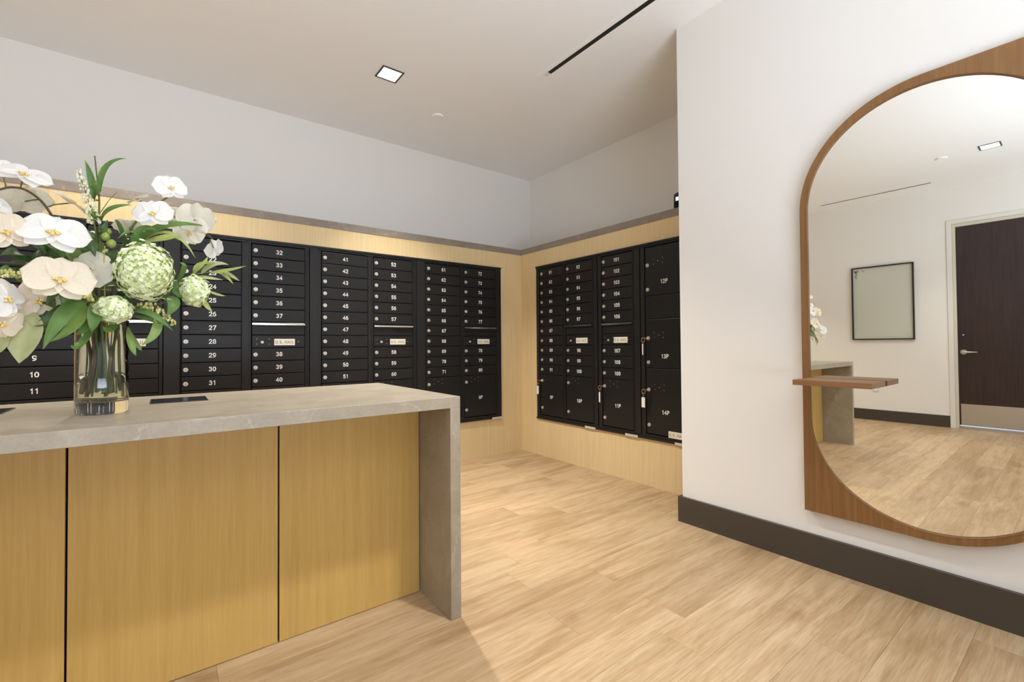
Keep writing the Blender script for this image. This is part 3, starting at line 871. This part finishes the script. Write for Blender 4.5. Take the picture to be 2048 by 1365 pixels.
BRANCHES = [('tall thin green branch with blade leaves rising highest above the vase',[(-0.003,0.263,0.0),(-0.007,0.434,0.05),(-0.009,0.582,0.06),(-0.01,0.656,0.06),(-0.016,0.722,0.06),(-0.02,0.771,0.06)],[((-0.009,0.663,0.06),(0.006,0.737,0.08),(0.051,0.77,0.1),0.02,0),((-0.021,0.636,0.06),(-0.026,0.692,0.07),(-0.041,0.749,0.07),0.0185,0),((-0.021,0.642,0.06),(-0.015,0.662,0.09),(-0.017,0.687,0.1),0.0292,0),((-0.01,0.578,0.06),(-0.017,0.586,0.09),(-0.022,0.597,0.1),0.0262,0),((-0.004,0.572,0.06),(0.014,0.607,0.1),(0.064,0.627,0.12),0.0215,0),((-0.023,0.541,0.06),(-0.027,0.506,0.09),(-0.017,0.464,0.1),0.0292,1),((-0.006,0.605,0.06),(0.015,0.652,0.05),(0.031,0.675,0.05),0.0038,3),((-0.012,0.536,0.06),(-0.001,0.545,0.1),(0.009,0.581,0.08),0.0185,1),((-0.007,0.492,0.06),(-0.029,0.53,0.08),(-0.053,0.555,0.08),0.0123,0)]),('green branch of long blade leaves bending right above the snowball blossom',[(0.002,0.263,-0.01),(0.039,0.409,0.04),(0.068,0.494,0.06),(0.085,0.523,0.07)],[((0.071,0.51,0.06),(0.089,0.557,0.1),(0.121,0.561,0.12),0.0338,0),((0.085,0.525,0.07),(0.144,0.581,0.1),(0.256,0.601,0.09),0.0262,0),((0.087,0.528,0.07),(0.137,0.536,0.12),(0.183,0.555,0.12),0.0292,2),((0.097,0.536,0.07),(0.162,0.557,0.11),(0.223,0.487,0.11),0.0138,2),((0.118,0.564,0.08),(0.14,0.611,0.07),(0.165,0.645,0.06),0.0038,3),((0.064,0.503,0.05),(0.063,0.55,0.09),(0.032,0.524,0.1),0.0154,0),((0.056,0.494,0.05),(0.037,0.561,0.09),(0.024,0.581,0.09),0.0154,1)]),('olive-leaved sprig pointing right past the mailbox numbers',[(0.01,0.263,0.0),(0.124,0.352,0.04),(0.203,0.428,0.06),(0.254,0.448,0.07),(0.307,0.461,0.08)],[((0.225,0.438,0.06),(0.239,0.472,0.08),(0.285,0.482,0.09),0.0169,2),((0.243,0.444,0.07),(0.276,0.475,0.09),(0.317,0.478,0.1),0.0215,4),((0.263,0.449,0.07),(0.306,0.456,0.1),(0.37,0.48,0.1),0.0154,2),((0.235,0.437,0.06),(0.258,0.429,0.09),(0.301,0.425,0.1),0.0154,4),((0.285,0.455,0.07),(0.308,0.441,0.09),(0.331,0.413,0.1),0.0138,2),((0.303,0.459,0.08),(0.326,0.443,0.09),(0.349,0.426,0.1),0.0138,4),((0.214,0.434,0.06),(0.244,0.471,0.09),(0.258,0.499,0.09),0.0123,2),((0.175,0.403,0.05),(0.195,0.449,0.09),(0.183,0.471,0.1),0.0215,0),((0.242,0.4,0.06),(0.275,0.377,0.1),(0.308,0.372,0.1),0.0138,2),((0.245,0.371,0.06),(0.253,0.339,0.1),(0.271,0.316,0.1),0.0154,2),((0.207,0.422,0.06),(0.225,0.416,0.1),(0.25,0.396,0.1),0.0185,0),((0.195,0.422,0.05),(0.171,0.383,0.09),(0.199,0.352,0.1),0.0215,0)]),('green branch of long drooping leaves hanging over the left of the vase',[(-0.006,0.254,0.05),(-0.017,0.303,0.09),(-0.036,0.33,0.11),(-0.058,0.335,0.12)],[((-0.036,0.333,0.11),(-0.078,0.29,0.17),(-0.116,0.197,0.18),0.0385,0),((-0.04,0.328,0.11),(-0.056,0.263,0.16),(-0.104,0.217,0.16),0.0338,5),((-0.015,0.339,0.1),(-0.016,0.29,0.15),(-0.023,0.245,0.15),0.0338,0),((-0.027,0.317,0.1),(-0.035,0.258,0.14),(-0.057,0.238,0.14),0.0262,0),((-0.053,0.335,0.12),(-0.081,0.358,0.16),(-0.112,0.312,0.17),0.0369,1),((-0.076,0.328,0.12),(-0.095,0.283,0.16),(-0.14,0.259,0.15),0.04,1),((-0.048,0.338,0.12),(-0.067,0.349,0.15),(-0.082,0.315,0.15),0.04,0),((-0.115,0.283,0.12),(-0.124,0.262,0.15),(-0.144,0.238,0.15),0.0154,5),((-0.119,0.288,0.12),(-0.121,0.256,0.14),(-0.117,0.247,0.14),0.0215,5),((-0.01,0.282,0.08),(-0.047,0.209,0.13),(-0.064,0.209,0.13),0.0185,0)]),('broad round-leaved branch at the lower left of the bouquet',[(-0.009,0.25,0.06),(-0.089,0.279,0.1),(-0.154,0.3,0.12),(-0.194,0.294,0.12)],[((-0.16,0.3,0.12),(-0.152,0.235,0.16),(-0.159,0.162,0.17),0.0769,4),((-0.192,0.294,0.12),(-0.195,0.222,0.16),(-0.196,0.191,0.16),0.0523,4),((-0.136,0.297,0.11),(-0.118,0.331,0.13),(-0.096,0.307,0.14),0.0431,1),((-0.181,0.299,0.12),(-0.192,0.342,0.1),(-0.219,0.353,0.1),0.0523,1)]),('green branch with pointed leaves below the largest snowball blossom',[(0.008,0.254,0.04),(0.044,0.302,0.08),(0.097,0.319,0.09),(0.14,0.341,0.09)],[((0.064,0.309,0.08),(0.107,0.302,0.13),(0.163,0.251,0.13),0.0215,0),((0.124,0.314,0.09),(0.121,0.25,0.13),(0.087,0.206,0.13),0.0262,5),((0.138,0.355,0.09),(0.164,0.339,0.12),(0.147,0.296,0.13),0.0369,0),((0.068,0.297,0.08),(0.108,0.284,0.11),(0.144,0.267,0.12),0.0138,0),((0.058,0.262,0.07),(0.064,0.208,0.11),(0.076,0.175,0.11),0.02,5),((0.06,0.254,0.07),(0.079,0.205,0.1),(0.09,0.193,0.1),0.0138,5),((0.041,0.302,0.08),(0.016,0.252,0.13),(0.001,0.263,0.13),0.0215,0),((0.146,0.35,0.09),(0.162,0.395,0.12),(0.173,0.414,0.1),0.0246,0)]),('dense dark green leafy branch filling the middle of the bouquet',[(-0.004,0.264,-0.02),(-0.023,0.331,0),(-0.046,0.383,0.0),(-0.084,0.447,0.0)],[((-0.004,0.43,0.05067899959985003),(0.023,0.469,0.08067899959985003),(0.069,0.494,0.05792881195009846),0.042,1),((-0.019,0.376,0.008872942551372096),(0.003,0.383,0.038872942551372094),(0.044,0.374,-0.00378867341152005),0.0298,5),((-0.097,0.431,-0.05978701653569584),(-0.104,0.449,-0.02978701653569584),(-0.127,0.45,-0.07303050593608641),0.0286,1),((-0.008,0.384,-0.03542645825594486),(0.043,0.389,-0.005426458255944858),(0.08,0.371,-0.010175102967392192),0.0425,5),((-0.061,0.421,-0.023836907907664504),(-0.076,0.45,0.006163092092335495),(-0.098,0.465,-0.05356625835771596),0.0371,0),((-0.082,0.393,-0.0032953980225302604),(-0.106,0.403,0.02670460197746974),(-0.123,0.397,-0.012800851147113296),0.042,0),((-0.026,0.386,-0.05891059358165659),(0.003,0.401,-0.02891059358165659),(0.052,0.4,-0.07443703454557277),0.0422,1),((-0.072,0.391,0.04712533103647991),(-0.104,0.426,0.07712533103647991),(-0.13,0.444,0.054153311786118506),0.0355,0),((-0.024,0.378,0.013299304571114903),(0.018,0.407,0.0432993045711149),(0.046,0.418,0.010496066701182475),0.0417,1),((-0.057,0.414,0.022700950481865018),(-0.066,0.446,0.052700950481865017),(-0.094,0.463,0.005623307635834317),0.0255,5),((-0.107,0.399,-0.04252451772477578),(-0.124,0.426,-0.01252451772477578),(-0.159,0.431,-0.021458567907642105),0.0394,0),((-0.018,0.38,0.034561145973642834),(0.009,0.392,0.06456114597364283),(0.052,0.387,0.0393255612216778),0.0274,5),((-0.063,0.424,-0.0055752012490052),(-0.061,0.487,0.0244247987509948),(-0.059,0.531,0.02278520033234313),0.0335,0),((-0.032,0.465,-0.03847245219919238),(-0.01,0.509,-0.008472452199192383),(-0.005,0.528,0.0009514625542916058),0.0279,5),((-0.073,0.437,0.032987771054237),(-0.09,0.493,0.062987771054237),(-0.114,0.529,0.05610924665204687),0.0386,0),((-0.018,0.435,0.02591823514746311),(-0.002,0.47,0.05591823514746311),(-0.002,0.488,0.02312410628227603),0.0279,1),((-0.032,0.451,4.189489552700043e-05),(-0.031,0.497,0.030041894895527),(-0.036,0.529,-0.0014324543958664539),0.0297,0),((0.016,0.417,0.02260043482463127),(0.055,0.431,0.05260043482463127),(0.076,0.422,0.06912175298274478),0.0342,1),((-0.071,0.407,0.020502995905596094),(-0.1,0.431,0.05050299590559609),(-0.128,0.437,0.03984543196910724),0.0419,5),((-0.065,0.435,-0.036528137183168774),(-0.085,0.492,-0.006528137183168775),(-0.109,0.529,-0.016602391666083544),0.028,1),((-0.032,0.4,-0.04397677381858632),(-0.023,0.453,-0.013976773818586322),(-0.007,0.492,-0.05945299676125937),0.0282,1),((-0.045,0.419,0.02616182765649168),(-0.062,0.469,0.05616182765649168),(-0.077,0.504,0.02420345828542066),0.0422,5),((0.017,0.388,-0.02383410653934926),(0.044,0.401,0.0061658934606507385),(0.08,0.395,-0.012822290669914603),0.0422,0),((0.024,0.365,-0.015666873633141273),(0.043,0.36,0.014333126366858726),(0.078,0.334,0.002008137752982836),0.035,1),((0.01,0.368,-0.04704979926999614),(0.035,0.394,-0.01704979926999614),(0.057,0.398,-0.02783635614604542),0.0272,5),((-0.041,0.467,-0.013933014606411082),(-0.034,0.517,0.016066985393588917),(-0.04,0.554,-0.0312108242288121),0.0356,0),((-0.034,0.429,-0.025632197728790565),(-0.012,0.477,0.004367802271209434),(0.011,0.514,-0.04588131673634292),0.0361,5),((-0.057,0.396,0.00723784739415731),(-0.075,0.43,0.03723784739415731),(-0.086,0.448,0.01518008869444648),0.0253,5),((-0.059,0.404,-0.0030442289845177065),(-0.081,0.462,0.026955771015482292),(-0.11,0.501,0.01526406893610261),0.0383,1),((-0.071,0.38,0.02775311755824164),(-0.099,0.401,0.05775311755824164),(-0.115,0.406,0.02573429713001289),0.0372,1),((-0.078,0.386,0.005471074454050637),(-0.104,0.422,0.035471074454050636),(-0.114,0.439,0.037741687652051464),0.0325,5),((0.025,0.385,0.04786766078750662),(0.056,0.39,0.07786766078750662),(0.09,0.374,0.07852339894218871),0.0302,1),((-0.009,0.415,-0.04287789866437072),(0.018,0.432,-0.012877898664370724),(0.048,0.43,-0.02895027152486794),0.0338,0),((-0.028,0.428,-0.02793541983998382),(-0.039,0.469,0.0020645801600161773),(-0.037,0.5,-0.0529020128291893),0.042,0)]),('dark green leafy branch behind the cream orchids on the left',[(-0.007,0.263,-0.01),(-0.062,0.358,0.01),(-0.119,0.419,0.02),(-0.164,0.435,0.02),(-0.211,0.437,0.02)],[((-0.136,0.481,0.02),(-0.141,0.439,0.06),(-0.151,0.406,0.05),0.0185,1),((-0.123,0.498,0.02),(-0.092,0.481,0.06),(-0.079,0.441,0.05),0.0246,0),((-0.13,0.501,0.02),(-0.107,0.462,0.06),(-0.059,0.455,0.05),0.0185,1),((-0.154,0.451,0.02),(-0.179,0.462,0.06),(-0.208,0.451,0.05),0.0338,1),((-0.144,0.437,0.02),(-0.169,0.409,0.06),(-0.203,0.413,0.05),0.0338,1),((-0.134,0.424,0.02),(-0.16,0.444,0.06),(-0.189,0.435,0.05),0.0369,1),((-0.119,0.419,0.02),(-0.141,0.391,0.06),(-0.18,0.388,0.05),0.0308,5),((-0.154,0.394,0.02),(-0.164,0.347,0.06),(-0.188,0.333,0.05),0.0338,1),((-0.114,0.455,0.02),(-0.122,0.477,0.06),(-0.15,0.489,0.05),0.0277,1),((-0.173,0.392,0.02),(-0.188,0.414,0.06),(-0.216,0.392,0.05),0.0338,0)])]
SPIKES = [('tall spike of tiny cream buds left of the highest branch',[(-0.004,0.263,0.01),(-0.007,0.434,0.05),(-0.016,0.536,0.06),(-0.023,0.592,0.07),(-0.034,0.634,0.07),(-0.045,0.679,0.07),(-0.054,0.71,0.07)],0.42,0.0077,0),('yellow-green budded sprig under the cream orchids',[(-0.006,0.254,0.04),(-0.027,0.324,0.1),(-0.043,0.347,0.12),(-0.068,0.353,0.13)],0.5,0.0085,1),('yellow-green budded sprig at the lower right of the vase neck',[(0.007,0.254,0.04),(0.05,0.311,0.08),(0.108,0.328,0.1),(0.145,0.298,0.11),(0.17,0.274,0.11)],0.35,0.0085,1),('yellow-green budded sprig at the far left edge of the bouquet',[(-0.008,0.262,0.02),(-0.091,0.352,0.06),(-0.157,0.397,0.09),(-0.197,0.397,0.1)],0.65,0.0085,1)]


def stem_path(pts, seed):
    rnd = random.Random(seed)
    a, r = rnd.uniform(0, 6.28), rnd.uniform(.015, .046)
    b0 = Vector((r * math.cos(a), r * math.sin(a), rnd.uniform(.046, .06)))
    a2 = a + rnd.uniform(-.5, .5)
    r2 = rnd.uniform(.012, .046)
    nk = Vector((r2 * math.cos(a2), r2 * math.sin(a2), .272))
    mid = (b0 + nk) * .5 + Vector((rnd.uniform(-.008, .008), rnd.uniform(-.008, .008), 0))
    return [b0, mid, nk] + [W(*q) for q in pts[1:]]
def stem_mesh(pts, r, m, taper=.45):
    bm = bmesh.new()
    tube(bm, catmull(pts, 5), r, 7, 0, taper)
    return to_mesh('stem', bm, m)
def petal_grid(bm, ang, length, halfw, z0, curl, cup, claw, mi=0, nu=7, nv=6):
    ca, sa = math.cos(ang), math.sin(ang)
    rows = []
    for i in range(nu + 1):
        s = .5 - .5 * math.cos(math.pi * (.08 + .92 * i / nu))
        wd = halfw * max(.05, (max(0, 1 - abs((s - claw) / (1.0 - claw if s > claw else claw + .06)) ** 2.2)) ** .5)
        row_ = []
        for j in range(nv + 1):
            t_ = -1 + 2 * j / nv
            x = s * length - .10 * length * (t_ * t_) * s
            yv = wd * t_
            z = z0 + curl * s * s + cup * t_ * t_ * wd + .016 * s * math.sin(4 * t_ + 3 * s + ang * 2)
            row_.append(bm.verts.new((x * ca - yv * sa, x * sa + yv * ca, z)))
        rows.append(row_)
    for i in range(nu):
        for j in range(nv):
            f = bm.faces.new((rows[i][j], rows[i + 1][j], rows[i + 1][j + 1], rows[i][j + 1]))
            f.smooth = True
            f.material_index = mi
def blob(bm, c, s, mi=0, seg=8, rin=5):
    r = bmesh.ops.create_uvsphere(bm, u_segments=seg, v_segments=rin, radius=1.0)
    for v in r['verts']:
        v.co = Vector((c[0] + v.co.x * s[0], c[1] + v.co.y * s[1], c[2] + v.co.z * s[2]))
    for f in {f for v in r['verts'] for f in v.link_faces}:
        f.smooth = True
        f.material_index = mi
ORCH = []
for tint in range(3):
    bm = bmesh.new()
    for a in (90, -48, 228):
        petal_grid(bm, math.radians(a), .46, .20, -.004, -.05, .25, .55, 0, 9, 6)
    blob(bm, (0, 0, -.03), (.03, .03, .04))
    sep = to_mesh('orchid_bloom', bm, M_PET[tint])
    pets = []
    for a in (10, 170):
        bm = bmesh.new()
        petal_grid(bm, math.radians(a), .52, .33, .018, -.07, .16, .56, 0, 10, 8)
        pets.append(to_mesh('petal', bm, M_PET[tint]))
    bm = bmesh.new()
    for sx in (-1, 1):
        blob(bm, (sx * .055, -.035, .055), (.05, .035, .028))
    blob(bm, (0, -.085, .075), (.032, .065, .026))
    blob(bm, (0, .02, .06), (.022, .03, .04), 1)
    lip = to_mesh('lip', bm, [M_LIP, M_PET[0]])
    ORCH.append((sep, pets, lip))
def flower(root, pos, size, face, roll, tint):
    z = dirw(face)
    up = Vector((0, 0, 1)) if abs(z.z) < .9 else FW
    x = up.cross(z).normalized()
    yv = z.cross(x)
    Mx = Matrix((x, yv, z)).transposed().to_4x4() @ Matrix.Rotation(math.radians(roll), 4, 'Z')
    sep, pets, lip = ORCH[tint]
    f = add('orchid_bloom', sep, root)
    f.matrix_local = Matrix.Translation(W(*pos)) @ Mx @ Matrix.Scale(size, 4)
    for pm in pets:
        add('petal', pm, f)
    add('lip', lip, f)
sd = 1
for lab, st, fl in SPRAYS:
    t = thing('orchid_spray', lab, 'orchid', VC, 0, 'moth orchid sprays in the glass vase')
    path = stem_path(st, sd)
    add('stem', stem_mesh(path, .0042, M_STEM[sd % 2], .6), t)
    for fi, (pos, size, face, roll, tint) in enumerate(fl):
        flower(t, pos, size, face, roll, tint)
    # flower stalks joined into one part
    bm = bmesh.new()
    cp = catmull([W(*q) for q in st], 6)
    for pos, size, face, roll, tint in fl:
        p1 = W(*pos) - dirw(face) * size * .03
        p0 = min(cp, key=lambda q: (q - p1).length)
        tube(bm, [p0, (p0 + p1) / 2 + Vector((0, 0, .01)) - dirw(face) * .012, p1], .0018, 6)
    add('flower_stalk', to_mesh('flower_stalk', bm, M_STEM[0]), t)
    sd += 1

def floret_head(rx, rz, nfl, seed):
    rnd = random.Random(seed)
    bm = bmesh.new()
    bmesh.ops.create_icosphere(bm, subdivisions=2, radius=1.0)
    for v in bm.verts:
        v.co = Vector((v.co.x * rx * .95, v.co.y * rx * .95, v.co.z * rz * .95))
    for f in bm.faces:
        f.material_index = 1
    ga = math.pi * (3 - 5 ** .5)
    for i in range(nfl):
        zz = 1 - 2 * (i + .5) / nfl
        r = math.sqrt(1 - zz * zz)
        d = Vector((r * math.cos(ga * i), r * math.sin(ga * i), zz))
        c = Vector((d.x * rx, d.y * rx, d.z * rz)) * (rnd.uniform(.91, 1.03) + .05 * math.sin(7 * d.x + 3 * seed) * math.sin(6 * d.z + 5 * d.y))
        nrm = (d + Vector((rnd.uniform(-.35, .35), rnd.uniform(-.35, .35), rnd.uniform(-.35, .35)))).normalized()
        a = nrm.orthogonal().normalized()
        b = nrm.cross(a)
        fr_ = rnd.uniform(.0062, .0098)
        ph = rnd.uniform(0, 6.28)
        c0 = bm.verts.new(c)
        for k in range(5):
            th = ph + 2 * math.pi * k / 5
            e = a * math.cos(th) + b * math.sin(th)
            s_ = -a * math.sin(th) + b * math.cos(th)
            p1 = bm.verts.new(c + e * fr_ * .6 + s_ * fr_ * .42 + nrm * fr_ * .12)
            p2 = bm.verts.new(c + e * fr_ * 1.05 + nrm * fr_ * .05)
            p3 = bm.verts.new(c + e * fr_ * .6 - s_ * fr_ * .42 + nrm * fr_ * .12)
            bm.faces.new((c0, p3, p2, p1))
    return to_mesh('floret_cluster', bm, [M_FLORET, M_CORE])
for lab, st, (pos, rx, rz) in HYDRANGEAS:
    t = thing('snowball_flower', lab, 'flower', VC, 0, 'snowball blossoms in the glass vase')
    add('stem', stem_mesh(stem_path(st, sd), .0046, M_STEM[0], .7), t)
    h_ = add('floret_cluster', floret_head(rx, rz, int(150 + 68000 * rx * rz), sd), t, W(*pos))
    h_['kind'] = 'stuff'
    sd += 1

def leaf_mesh(b, m, e, wd, mi, seed):
    rnd = random.Random(seed)
    b, m, e = W(*b), W(*m), W(*e)
    c = m * 2 - (b + e) * .5
    bm = bmesh.new()
    nseg = 9
    rows = []
    nbase = (-FW * .75 + Vector((0, 0, .55)) + SD * rnd.uniform(-.35, .35)).normalized()
    for i in range(nseg + 1):
        s = i / nseg
        p = b * (1 - s) ** 2 + c * 2 * s * (1 - s) + e * s * s
        tg = ((c - b) * (1 - s) + (e - c) * s).normalized()
        sdv = tg.cross(nbase)
        if sdv.length < .1:
            sdv = tg.cross(Vector((0, 0, 1)))
        sdv.normalize()
        nr = sdv.cross(tg).normalized()
        hw = wd * .5 * max(.03, math.sin(math.pi * min(1, .04 + s ** .85 * .96)) ** .8)
        rows.append([bm.verts.new(p - sdv * hw + nr * hw * .28), bm.verts.new(p - sdv * hw * .5 + nr * hw * .08), bm.verts.new(p), bm.verts.new(p + sdv * hw * .5 + nr * hw * .08), bm.verts.new(p + sdv * hw + nr * hw * .28)])
    for a_, b_ in zip(rows, rows[1:]):
        for j in range(4):
            f = bm.faces.new((a_[j], b_[j], b_[j + 1], a_[j + 1]))
            f.smooth = True
    return to_mesh('leaf', bm, M_LEAF[mi])
for lab, st, lv in BRANCHES:
    t = thing('leafy_branch', lab, 'branch', VC, 0, 'green branches in the glass vase')
    path = stem_path(st, sd)
    add('stem', stem_mesh(path, .0040, M_STEM[(sd + 1) % 2], .4), t)
    cp = catmull([W(*q) for q in st], 8)
    stalk = bmesh.new()
    for li, (b, m, e, wd, mi) in enumerate(lv):
        if mi == 3:
            tube(stalk, catmull([W(*b), W(*m), W(*e)], 4), .0011, 5, 0, .5)
        else:
            add('leaf', leaf_mesh(b, m, e, wd, mi, sd * 50 + li), t)
        p1 = W(*b)
        p0 = min(cp, key=lambda q: (q - p1).length)
        if (p0 - p1).length > .003:
            tube(stalk, [p0, p1], .0012, 5)
    if len(stalk.verts):
        add('leaf_stalk', to_mesh('leaf_stalk', stalk, M_STEM[1]), t)
    else:
        stalk.free()
    sd += 1
for lab, st, frac, bs, tint in SPIKES:
    t = thing('budded_sprig', lab, 'flower', VC, 0, 'budded sprigs in the glass vase')
    add('stem', stem_mesh(stem_path(st, sd), .0024, M_STEM[0], .4), t)
    cp = catmull([W(*q) for q in st], 14)
    rnd = random.Random(sd)
    bm = bmesh.new()
    i0 = int(len(cp) * frac)
    nb = 95 if tint == 0 else 60
    for i in range(nb):
        s = i / nb
        q = cp[min(len(cp) - 1, i0 + int(s * (len(cp) - i0)))]
        rad = (.011 if tint == 0 else .015) * (1 - .75 * s) + .002
        a = rnd.uniform(0, 6.28)
        o = SD * math.cos(a) * rad + FW * math.sin(a) * rad + Vector((0, 0, rnd.uniform(-.008, .008)))
        r = bs * rnd.uniform(.5, .9) * (1 - .4 * s)
        blob(bm, q + o, (r * .8, r * .8, r * 1.1), 0, 6, 4)
    o = add('buds', to_mesh('buds', bm, M_BUD[tint]), t)
    o['kind'] = 'stuff'
    sd += 1
# two hard green berries and the yellow stem seen through the glass
t = thing('berry_twig', 'short twig with green berries left of the largest snowball blossom', 'branch', VC)
add('stem', stem_mesh(stem_path([(.0, .27, .03), (.002, .42, .07), (.004, .50, .09)], 77), .0026, M_STEM[2], .5), t)
for (u, v, w_, r) in ((.005, .526, .10, .011), (.018, .507, .10, .012), (.012, .545, .08, .008)):
    bm = bmesh.new()
    blob(bm, (0, 0, 0), (r, r, r * 1.1), 0, 12, 8)
    add('berry', to_mesh('berry', bm, M_BERRY), t, W(u, v, w_))
